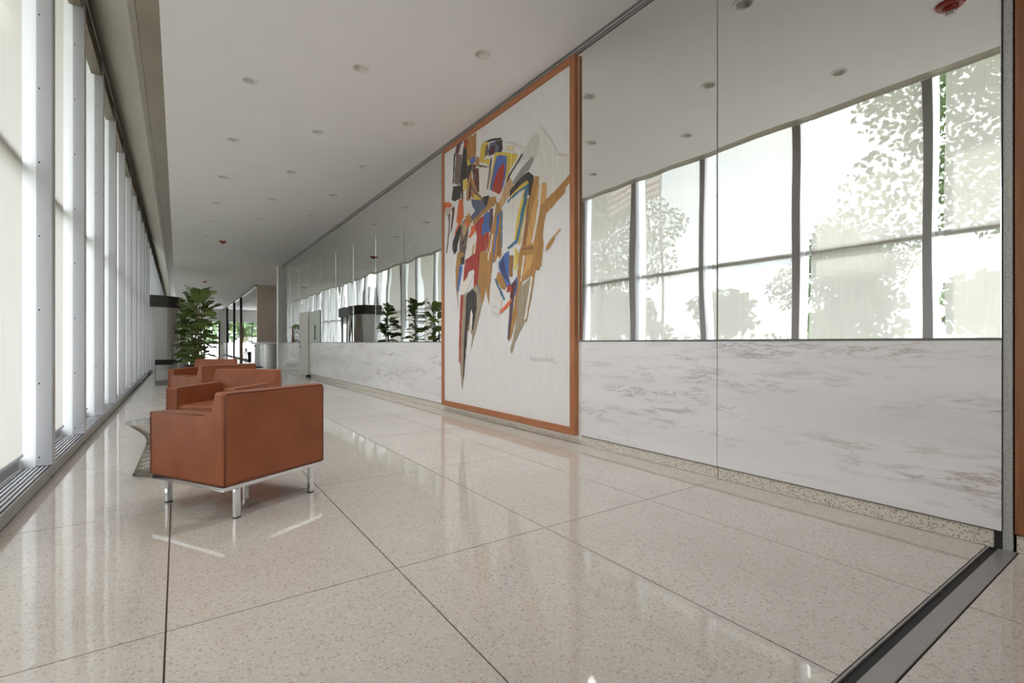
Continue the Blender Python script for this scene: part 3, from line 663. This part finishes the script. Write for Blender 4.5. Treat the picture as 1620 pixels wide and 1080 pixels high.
STROKES = [
('haze','4249,3415 4190,3357 4035,3187 3953,3029 3751,2938 3751,2746 4104,2581 4205,2749 4339,2896 4309,3052 4385,3168 4558,3091 4724,3122 4558,3272 4400,3368'),
('pencil','4249,3422 4190,3380 4062,3232 3966,3085 3937,3017 3752,2937 3752,2930 3946,3009 3980,3085 4076,3232 4205,3376'),
('mist','4279,3362 4249,3215 4339,3080 4526,3147 4724,3122 4724,3141 4558,3253 4400,3331'),
('maroon','6186,3852 6107,3863 6029,3866 6133,3726 6240,3756'),
('slate','6107,3851 6012,3864 6021,3821 6116,3795'),
('black','6276,3759 6236,3750 6258,3546 6294,3326 6312,3348 6285,3579'),
('umber','6222,3746 6038,3691 6055,3395 6098,3265 6267,3345 6231,3563 6204,3664'),
('cream','6038,3831 6004,3808 6021,3681 6133,3717'),
('black','5979,3783 5878,3749 5895,3316 6012,3308 5995,3008 6038,3035 6081,3336 6047,3458 6012,3679'),
('red','5970,3853 5878,3846 5887,3723 5970,3763'),
('ochre','5870,3843 5631,3831 5654,3524 5701,3452 5846,3472 5895,3560'),
('umber','5878,3482 5709,3439 5725,3316 5765,3376 5813,3293 5862,3210 5887,3314'),
('black','5862,3473 5749,3443 5773,3386 5846,3270 5878,3344'),
('blue','5805,3532 5654,3528 5667,3465 5813,3474'),
('yellow','5878,3539 5821,3529 5805,3468 5878,3478'),
('ochre','5781,3388 5733,3191 5773,3082 5829,2984 5920,3006 5895,3203 5846,3254'),
('maroon','5781,3252 5733,3191 5749,3092 5813,2988 5837,3018 5821,3135'),
('maroon','5709,3447 5646,3404 5678,3287 5662,3109 5709,3137 5717,3298'),
('maroon','5654,3359 5569,3350 5569,3186 5547,3048 5592,3028 5662,3156'),
('yellow','5995,3312 5895,3284 5887,3184 5945,3110 5992,3155'),
('cream','5987,3137 5895,3154 5920,2998 5945,2939 5995,2950'),
('ochre','5765,3240 5701,3230 5654,3107 5562,2989 5412,2898 5472,2890 5623,2981 5749,3116'),
('umber','5757,3166 5717,3131 5608,3009 5501,2928 5398,2902 5412,2887 5531,2927 5670,3024 5765,3128'),
('ochre','5765,3120 5685,3044 5701,2977 5773,3018'),
('yellow','5701,3032 5592,2973 5472,2890 5608,2922 5693,2975'),
('black','6303,3295 6072,3242 6072,3076 6240,3075 6340,3116'),
('black','5442,3645 5283,3629 5023,3553 5023,3546 5269,3609 5427,3629'),
('yellow','5494,3636 5449,3636 5405,3636 5326,3602 5340,3531 5412,3448 5457,3431 5539,3426 5531,3524'),
('umber','5391,3586 5326,3572 5340,3455 5405,3453'),
('slate','5283,3580 5158,3559 5130,3410 5185,3421 5311,3431 5326,3496'),
('maroon','5241,3521 5171,3520 5185,3428 5283,3437 5318,3479'),
('slate','5158,3552 5010,3516 5023,3383 5158,3419'),
('black','5144,3558 4997,3523 5010,3487 4990,3401 5050,3399 5097,3414 5063,3483 5130,3528'),
('mist','4997,3504 4793,3428 4612,3325 4554,3278 4600,3294 4720,3375 4894,3455'),
('mist','4997,3411 4793,3337 4671,3235 4720,3264 4856,3350 4997,3403'),
('pencil','4636,3333 4600,3318 4548,3273 4577,3286'),
('paleyellow','4919,3428 4720,3361 4768,3335 4894,3384'),
('yellow','5171,3420 4894,3330 4671,3248 4707,3198 4818,3133 4919,3021 4971,3035 4919,3306 5103,3365 5185,3243 5269,3043 5304,3007 5283,3077 5206,3294'),
('blue','5117,3362 4904,3302 4919,3121 4945,3028 4997,2927 5050,2941 5283,2990 5213,3177 5171,3283'),
('red','4984,3226 4951,3209 4971,3085 5023,2905 5063,2878 5241,2961 5185,3080 5090,3185'),
('umber','5262,3400 5241,3364 5297,3141 5340,3009 5369,3024 5326,3209 5290,3319'),
('yellow','5531,3447 5297,3378 5304,3308 5369,3358 5524,3417'),
('umber','5654,3418 5472,3351 5297,3276 5297,3267 5472,3336 5654,3408'),
('cream','5562,3355 5311,3277 5340,3153 5383,3013 5398,2933 5486,2947 5547,3055'),
('ochre','5623,3515 5554,3477 5562,3394 5646,3396 5654,3461'),
('pencil','4577,3232 4554,3217 4843,3028 4971,2913 4990,2925 4868,3042 4695,3152'),
('black','4589,3215 4565,3208 4818,3049 4919,2978 4868,3042 4707,3135'),
('maroon','4856,3024 4843,3014 4919,2942 4945,2935'),
('tan','4830,3010 4768,2937 4744,2860 4868,2794 4984,2729 5023,2796 4971,2905 4919,2949'),
('grey','4374,3120 4363,3083 4440,3007 4589,2970 4756,2919 4768,2944 4636,3024 4497,3091'),
('grey','4377,3129 4369,3089 4447,3001 4575,2963 4724,2898 4724,2947 4607,3029 4510,3076'),
('black','4455,2971 4366,2899 4377,2795 4431,2707 4455,2723 4439,2821 4478,2884 4591,2862 4724,2820 4828,2787 4828,2857 4724,2898 4591,2948'),
('yellow','4486,2881 4455,2844 4624,2813 4724,2791 4828,2758 4828,2777 4724,2820 4591,2862'),
('teal','4463,2837 4447,2814 4478,2729 4542,2574 4575,2581 4510,2774 4526,2807 4640,2798 4724,2771 4881,2721 4881,2741 4724,2796 4591,2814'),
('ochre','4339,2886 4264,2865 4279,2769 4339,2638 4369,2535 4455,2554 4408,2711'),
('gold','4279,2769 4249,2770 4324,2524 4362,2533'),
('gold','4205,2777 4133,2757 4140,2589 4234,2504 4249,2507 4220,2663'),
('ochre','3751,2741 3751,2662 3821,2630 3827,2581 3886,2553 4062,2465 4205,2497 4133,2579 3939,2644'),
('ochre','4416,2718 4294,2779 4354,2583 4478,2170 4542,2115 4599,2124 4526,2368 4455,2607'),
('gold','4354,2610 4264,2607 4339,2331 4377,2098 4510,2115 4455,2316'),
('ochre','4234,2536 4133,2557 4062,2470 4140,2434 4176,2334 4198,2186 4183,2102 4324,2117 4362,2151 4279,2355'),
('brown','4478,2640 4423,2692 4478,2321 4526,2141 4558,2146 4510,2365'),
('ochre','4599,2134 4324,2126 4183,2102 4205,1989 4220,1873 4309,1885 4339,2055 4362,1892 4558,1918 4649,1930'),
('brown','4591,2128 4362,2095 4354,2057 4542,2049'),
('cream','4362,2068 4339,2027 4354,1946'),
('cream','4542,2030 4526,2027 4550,1917 4567,1919'),
('ochre','3980,2173 3993,2123 4076,2049 4140,2024 4126,2066 4048,2132'),
('tan','3913,2212 3886,2207 3966,2161 3980,2173'),
('cream','4234,2718 4220,2705 4249,2494 4369,2152 4392,2156 4309,2398'),
('yellow','4550,2781 4526,2765 4624,2560 4691,2245 4724,2242 4674,2513'),
('teal','4510,2799 4470,2807 4542,2561 4624,2291 4674,2223 4724,2203 4724,2232 4691,2255 4640,2429 4575,2635'),
('black','4431,2909 4369,2891 4423,2692 4455,2719'),
('orange','6566,3126 6405,3087 6321,3025 6461,3023 6566,2994'),
('taupelight','6547,2998 6518,3036 6367,3001 6386,2894 6461,2892 6537,2944'),
('maroon','6285,2999 6254,2975 6276,2870 6340,2695 6395,2620 6340,2781 6312,2946 6349,2971'),
('umber','6452,2925 6395,2904 6405,2777 6452,2526 6499,2360 6518,2363 6461,2589 6423,2798'),
('orange','6116,3052 6004,3041 5987,2791 6081,2711 6204,2618 6276,2581 6222,2639 6133,2722 6186,2766 6151,2910'),
('black','6055,2698 6072,2594 6116,2518 6168,2427 6177,2345 6258,2306 6312,2383 6303,2484 6204,2602 6116,2668'),
('umber','6012,2714 5945,2741 5846,2623 5862,2522 5912,2344 5962,2221 6116,2218 6098,2399 6064,2592'),
('tan','5995,2694 5928,2697 5878,2630 5895,2560 5979,2510 6012,2582'),
('black','5862,2594 5878,2525 6012,2401 6055,2417 5945,2472 5895,2560'),
('purple','5912,2376 5945,2316 6012,2311 6047,2357 5979,2355'),
('orange','5945,2749 5895,2747 5797,2638 5846,2623 5928,2697'),
('ochre','5846,2817 5749,2708 5749,2660 5813,2673 5945,2782 5862,2772'),
('slate','5773,2985 5685,2948 5442,2881 5297,2823 5255,2791 5383,2791 5562,2731 5749,2684 5765,2751 5654,2798 5733,2887'),
('black','5442,2935 5311,2917 5311,2872 5383,2806 5420,2837'),
('ochre','5311,2887 5158,2864 5130,2784 5283,2745 5501,2702 5685,2623 5717,2646 5701,2682 5531,2732 5340,2796'),
('ochre','5199,2733 5185,2812 5023,2736 5023,2106 5050,2081 5103,2118 5158,2052 5255,2050 5383,2068 5326,2347 5269,2442 5227,2553'),
('purple','5283,2730 5199,2726 5227,2553 5269,2442 5318,2497 5311,2646'),
('red','5442,2682 5427,2594 5472,2542 5501,2440 5311,2450 5326,2302 5383,2220 5531,2212 5547,2090 5912,2140 5878,2176 5670,2186 5623,2509 5670,2612 5547,2665'),
('blue','5427,2694 5340,2713 5297,2688 5318,2512 5283,2490 5297,2459 5383,2471 5486,2425 5472,2580 5427,2602'),
('orange','5765,2607 5670,2612 5654,2530 5813,2464 5846,2486 5765,2536'),
('cream','5829,2443 5654,2483 5623,2462 5670,2194 5878,2176 5862,2295'),
('tan','5717,2344 5670,2360 5717,2209 5749,2222'),
('cream','5227,2404 5213,2402 5311,2058 5333,2061 5269,2262'),
('cream','5199,2718 5158,2775 5151,2759 5192,2620 5213,2476'),
('brown','5076,2406 5043,2399 5063,2112 5117,2120'),
('blue','5076,2647 5050,2634 5076,2523 5158,2273 5213,2045 5255,2050 5185,2263 5124,2473 5117,2604'),
('ochre','5524,2219 5398,2222 5383,2129 5398,2070 5539,2089'),
('black','6047,2225 5962,2229 5962,2164 6047,2159'),
('cream','4798,2747 4547,2685 4700,2279 4861,2174 5002,2146 5015,2510 4976,2653 4861,2698'),
('haze','4861,2677 4676,2676 4773,2293 4950,2238 4963,2571'),
('yellow','4593,2697 4535,2683 4652,2422 4700,2245 4737,2258 4676,2489'),
('teal','4535,2683 4478,2669 4559,2485 4640,2255 4682,2207 4861,2167 4886,2178 4700,2238 4652,2367 4593,2560'),
('yellow','4467,2666 4456,2663 4605,2290 4629,2184 4652,2188 4629,2260'),
('tan','5055,2809 4899,2771 5015,2706 5062,2775'),
('teal','5022,2656 4996,2650 4996,2203 5015,2206'),
('yellow','4761,2158 4700,2127 4652,2064 4676,1971 4712,1976 4700,2099'),
('ochre','6153,2309 5982,2283 6076,2078 6172,1851 6133,1498 6211,1854 6211,2095'),
('blue','6095,2136 6019,2089 6133,1755 6172,1777'),
('black','6057,2222 5963,2226 5963,2136 6057,2131'),
('red','5927,2167 5626,2228 5526,2213 5559,2013 5626,1737 5702,1743 5678,2019 5836,2012 5927,1880 5982,1895'),
('cream','5712,2015 5678,1976 5908,1735 6019,1709 6076,1768 6076,1859 5945,1882'),
('ochre','5526,2213 5316,2181 5332,1934 5427,1643 5493,1529 5559,1465 5593,1708 5559,1961'),
('slate','5593,1828 5526,1702 5593,1415 5643,1505 5609,1709'),
('taupe','5982,1688 5593,1794 5493,1529 5626,1245 5783,923 5730,1125 5800,1197 5890,1199 6019,368 6076,728 6057,1202'),
('red','6057,1694 5982,1688 6057,1202 6076,737 6114,764 6095,1276'),
('black','5890,1680 5730,1746 5626,1676 5626,1486 5712,1195 5747,1213 5730,1405 5765,1494 5872,1198 6001,405 5963,1020'),
('cream','5765,1477 5730,1405 5765,1196 5800,1197'),
('ochre','5300,2179 5207,2164 5285,1780 5316,1518 5363,1688 5347,1969'),
('cream','5322,2182 5300,2179 5347,1886 5363,1888'),
('ochre','5349,2098 5228,2030 5336,1685 5373,1701'),
('ochre','5448,2047 5373,2037 5410,1717 5448,1616'),
('blue','4856,2131 4845,1991 4867,1813 4813,1723 4888,1706 5066,1946 5077,2022 4932,2112'),
('navy','4976,2094 4932,1917 4845,1750 4976,1862 5054,1995'),
('ochre','5088,1912 4998,1852 4910,1708 4943,1675 5020,1707 5134,1830'),
('brown','4835,2073 4761,2062 4782,1815 4845,1834'),
('yellow','4719,2127 4668,2096 4709,1890 4740,1894'),
('haze','5181,1822 4998,1582 5066,1376 5276,1501 5252,1703'),
('mist','5252,1506 5134,1473 5088,1464 5134,1454 5228,1479'),
('ochre','4618,2111 4221,2048 4257,1833 4330,1842 4404,1536 4500,1268 4529,1293 4423,1605 4386,1793 4578,1734 4618,1657 4668,1415 4803,1112 4856,1029 4761,1361 4678,1651 4668,1861'),
('gold','4500,2024 4367,2015 4404,1897 4558,1802'),
('taupe','4618,1657 4386,1782 4404,1603 4529,1293 4598,1191 4740,1028 4792,897 4813,933 4740,1111 4668,1357 4658,1591'),
('cream','4404,1773 4376,1758 4500,1303 4539,1293 4442,1595'),
('cream','4548,2031 4529,2022 4598,1748 4608,1749'),
('blue','4678,1804 4668,1720 4719,1596 4803,1543 4761,1635 4813,1711'),
('maroon','4719,1761 4699,1735 4761,1540 4824,1568 4792,1721'),
('purple','4813,1543 4750,1551 4803,1280 4856,1065 4877,1077 4845,1305'),
('red','4867,1716 4813,1717 4782,1648 4899,1641'),
('orange','4824,1538 4792,1524 4888,1452 5054,1388 5032,1424'),
('teal','5181,1835 5146,1819 4943,1565 4965,1548'),
('pencil','5276,1463 5157,1393 5043,1369 5066,1354 5181,1382'),
]

def paint():
    cols = list(PAINT); mats = []
    for c in cols:
        col = S(*PAINT[c]); t = NT('paint_'+c); n = t.noise(t.pos((1, 26, 2.2)), 1.6, 5, .6); n2 = t.noise(t.pos((1, 6, 3)), 2.5, 3)
        v = .10 if c in ('cream', 'haze', 'mist', 'pencil') else .30
        dk = tuple(q*(1-v) for q in col[:3])+(1,); lt = tuple(min(1, q*(1+v*.7)+.01) for q in col[:3])+(1,)
        k = t.ramp(n, (.3, dk), (.55, col), (.78, lt)); k = t.mix(t.math('MULTIPLY', n2, .08), k, S(205, 196, 184))
        dry = t.noise(t.pos((1, 34, 1.1)), 2.1, 4, .6); k = t.mix(t.math('MULTIPLY', t.ramp(dry, (.62, G(0)), (.72, G(1))), .40), k, S(222, 216, 208))
        t.bsdf(k, .6, 0, t.bump(n, .15, .004)); mats.append(t.m)
    mb = MB(); rr = random.Random(11)
    for i, (c, s) in enumerate(STROKES):
        pts = [tuple(int(q)/1000 for q in p.split(',')) for p in s.split()]
        ar = sum(p[0]*q[1]-q[0]*p[1] for p, q in zip(pts, pts[1:]+pts[:1])); sg = 1 if ar > 0 else -1; gp = []
        for p0, p1, p2 in zip(pts[-1:]+pts[:-1], pts, pts[1:]+pts[:1]):
            e1 = Vector((p1[0]-p0[0], p1[1]-p0[1])); e2 = Vector((p2[0]-p1[0], p2[1]-p1[1]))
            if e1.length < 1e-6 or e2.length < 1e-6: gp.append(p1); continue
            e1.normalize(); e2.normalize(); nn = Vector((e1.y+e2.y, -e1.x-e2.x))*sg
            nn = nn.normalized()*.008 if nn.length > .3 else Vector((0, 0))
            gp.append((p1[0]+nn.x, p1[1]+nn.y))
        pts = gp
        q = []
        for a, b in zip(pts, pts[1:]+pts[:1]):
            L = math.hypot(b[0]-a[0], b[1]-a[1]); m = max(1, int(L/.05))
            for j in range(m):
                u = j/m; w = .0 if j == 0 else min(.007, L*.03)
                q.append((a[0]+(b[0]-a[0])*u+rr.uniform(-w, w), a[1]+(b[1]-a[1])*u+rr.uniform(-w, w)))
        q = [(min(6.59, max(3.725, y)), min(3.86, max(.16, z))) for y, z in q]
        x = .0148-.00004*i
        mb.add([(x, y-5.158, z-.088) for y, z in q], [tuple(range(len(q)))], cols.index(c))
    o = mb.build('brush_strokes', mats, pa)
    import bmesh
    bm = bmesh.new(); bm.from_mesh(o.data); bmesh.ops.triangulate(bm, faces=bm.faces[:], ngon_method='EAR_CLIP'); bm.to_mesh(o.data); bm.free()
    tag(o, 'layered strokes of ochre, red, blue, yellow and black paint', None)
    # small illegible pencil signature
    pts = []; rr = random.Random(3)
    for i in range(64):
        u = i/63; pts.append((.0142, (4.43-.47*u)-5.158, .835-.088+.022*math.sin(i*1.15)*(.5+rr.random()*.7)+(.03 if i in (2, 22, 40) else 0)-(.03 if i > 58 else 0)))
    MB().tube(pts, .0016, 3).build('signature', mats[cols.index('grey')], pa)
paint()

# ================================================================== OUTSIDE (seen through blinds and in the mirror)
tag(MB().box(-160, -1.1, -80, 160, -.5, -.12).build('ground', 'grass'), 'mown lawn outside the window wall', 'ground', kind='structure')
tag(MB().box(-4.0, -1.1, -30, 70, -.12, -.06).build('terrace', 'asphalt'), 'paved strip along the outside of the windows', 'pavement', kind='structure')
def leaf_cloud(blobs, n, size, seed):
    rr = random.Random(seed); v = []; f = []
    tot = sum(b[3]*b[4]*b[5] for b in blobs)
    for bx, by, bz, rx, ry, rz in blobs:
        for _ in range(max(20, int(n*rx*ry*rz/tot))):
            d = Vector((rr.gauss(0, 1), rr.gauss(0, 1), rr.gauss(0, 1))).normalized()*(rr.random()**.35)
            c = Vector((bx+d.x*rx, by+d.y*ry, bz+d.z*rz))
            a = Vector((rr.uniform(-1, 1), rr.uniform(-1, 1), rr.uniform(-1, 1))).normalized(); b = a.orthogonal().normalized()
            s = size*rr.uniform(.6, 1.3); o = len(v)
            v += [c-a*s, c+b*s*.6, c+a*s, c-b*s*.6]; f.append((o, o+1, o+2, o+3))
    return MB().add(v, f)
def tree(x, y, h, r, zlow, n, size, lab, seed, mat='tree_leaf', group=None):
    rr = random.Random(seed)
    t = thing('tree', lab, 'tree', (x, y, -.12), 0, group)
    MB().tube([(0, 0, 0), (.1, .05, h*.3), (.05, .1, h*.6)], .035*h*.5+.06, 8, taper=.08).build('trunk', 'bark', t, smooth=True)
    bl = []
    for k in range(9):
        a = rr.uniform(0, 6.28); q = rr.uniform(.2, .75)*r; z = zlow+(h-zlow)*rr.uniform(.2, .85); s = r*rr.uniform(.38, .6)
        bl.append((q*math.cos(a), q*math.sin(a), z, s, s, s*.75))
    bl.append((0, 0, (zlow+h)/2, r*.6, r*.6, (h-zlow)*.42))
    o = leaf_cloud(bl, n, size, seed).build('foliage', mat, t); o['kind'] = 'stuff'
    return t
tree(-9.8, 2.6, 9.5, 3.0, 3.2, 5200, .10, 'leafy tree close outside the windows, mirrored at the far right', 21)
tree(-12.0, 18.6, 10.0, 3.4, 2.6, 6500, .11, 'dense tree outside, mirrored just right of the painting', 22)
tree(-21.0, 11.0, 7.2, 3.6, 2.4, 6500, .11, 'rounded lower tree mirrored in the second bay from the metal jamb', 23)
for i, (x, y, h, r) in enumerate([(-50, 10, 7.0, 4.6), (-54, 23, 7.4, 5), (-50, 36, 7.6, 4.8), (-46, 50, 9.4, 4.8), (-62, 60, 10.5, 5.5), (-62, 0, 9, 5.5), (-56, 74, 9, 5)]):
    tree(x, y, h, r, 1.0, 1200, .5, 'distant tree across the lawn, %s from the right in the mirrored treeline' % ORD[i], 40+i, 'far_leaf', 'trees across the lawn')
for i, (x, y, h) in enumerate([(.3, 62, 7.8), (11.5, 64, 8.2)]):
    tree(x, y, h, 4.6, .3, 1600, .34, 'dark tree beyond the far glass doors, %s from the left' % ORD[i], 70+i, 'tree_leaf', 'trees beyond the far doors')
he = thing('hedge', 'clipped yellow-green hedge below the windows, mirrored above the marble', 'hedge', (-5.0, 6.6, -.12))
o = leaf_cloud([(0, -2.4+.6*k, .62, .5, .55, .78) for k in range(9)], 2600, .07, 61).build('foliage', 'hedge_leaf', he); o['kind'] = 'stuff'
MB().box(-.2, .2, -2.6, 2.6, 0, .9).build('branches', 'bark', he)
fp = thing('flagpole', 'thin grey flagpole outside, mirrored in the second window right of the painting', 'flagpole', (-8.0, 11.6, -.12))
MB().tube([(0, 0, .02), (0, 0, 11)], .055, 8, taper=.04).build('pole', 'alu_dark', fp, smooth=True)
MB().lathe([(.2, 0), (.2, .08), (.07, .12)], 16).build('base', 'alu_dark', fp)
MB().lathe([(.01, 11.0), (.07, 11.04), (.07, 11.1), (.01, 11.14)], 10).build('finial', 'alu_dark', fp)
flg = thing('flag', 'red and white striped flag with a blue canton flying from the pole', 'flag', (-8.0, 11.65, 6.45))
for k in range(13):
    z0 = .13*k
    v = []; f = []
    for i in range(13):
        u = i/12; yy = 2.6*u; xx = .10*math.sin(u*8)*u; sag = -.35*u*u
        v += [(xx, yy, z0+sag), (xx, yy, z0+.13+sag), (xx+.006, yy, z0+sag), (xx+.006, yy, z0+.13+sag)]
    for i in range(12):
        a = 4*i; f += [(a, a+4, a+5, a+1), (a+2, a+3, a+7, a+6)]
    MB().add(v, f).build('stripe', 'flag_red' if k % 2 == 0 else 'flag_white', flg, smooth=True)
v = []; f = []
for i in range(6):
    u = i/12; yy = 2.6*u; xx = .10*math.sin(u*8)*u; sag = -.35*u*u
    v += [(xx-.006, yy, .78+sag), (xx-.006, yy, 1.69+sag), (xx+.012, yy, .78+sag), (xx+.012, yy, 1.69+sag)]
for i in range(5): a = 4*i; f += [(a, a+4, a+5, a+1), (a+2, a+3, a+7, a+6)]
cn = MB().add(v, f).build('canton', 'flag_blue', flg, smooth=True)
# unseen slab added high outside to cast raking shade on the near blinds
br = tag(MB().box(-9.4, -1.5, 14.3, 16.5, 7.9, 8.2).build('shade_slab', 'facade_stone'), 'unseen slab added high over the lawn to shade the near blinds', 'canopy', kind='structure')
tag(MB().box(-1.5, 6.2, -14, 60, 5.7, 9.5).build('upper_storey', 'facade_stone'), 'stone upper storey above the hall roof', 'facade', kind='structure')
nb = thing('neighbour_building', 'pale stone building across the forecourt, mirrored in the far panels', 'building', (-11, 23.5, -.12))
MB().box(-5, 0, 0, 51, 0, 16).build('wall_block', 'neighbour_stone', nb)  # block placed and sized to keep sun and sky off the far bays
wm_ = MB().box(-.02, .04, -.7, .7, -.9, .9).mesh('window', 'dark_gap')
for i in range(14):
    for j in range(4): link('window', wm_, nb, loc=(0, 3+3.6*i, 2.6+3.7*j))
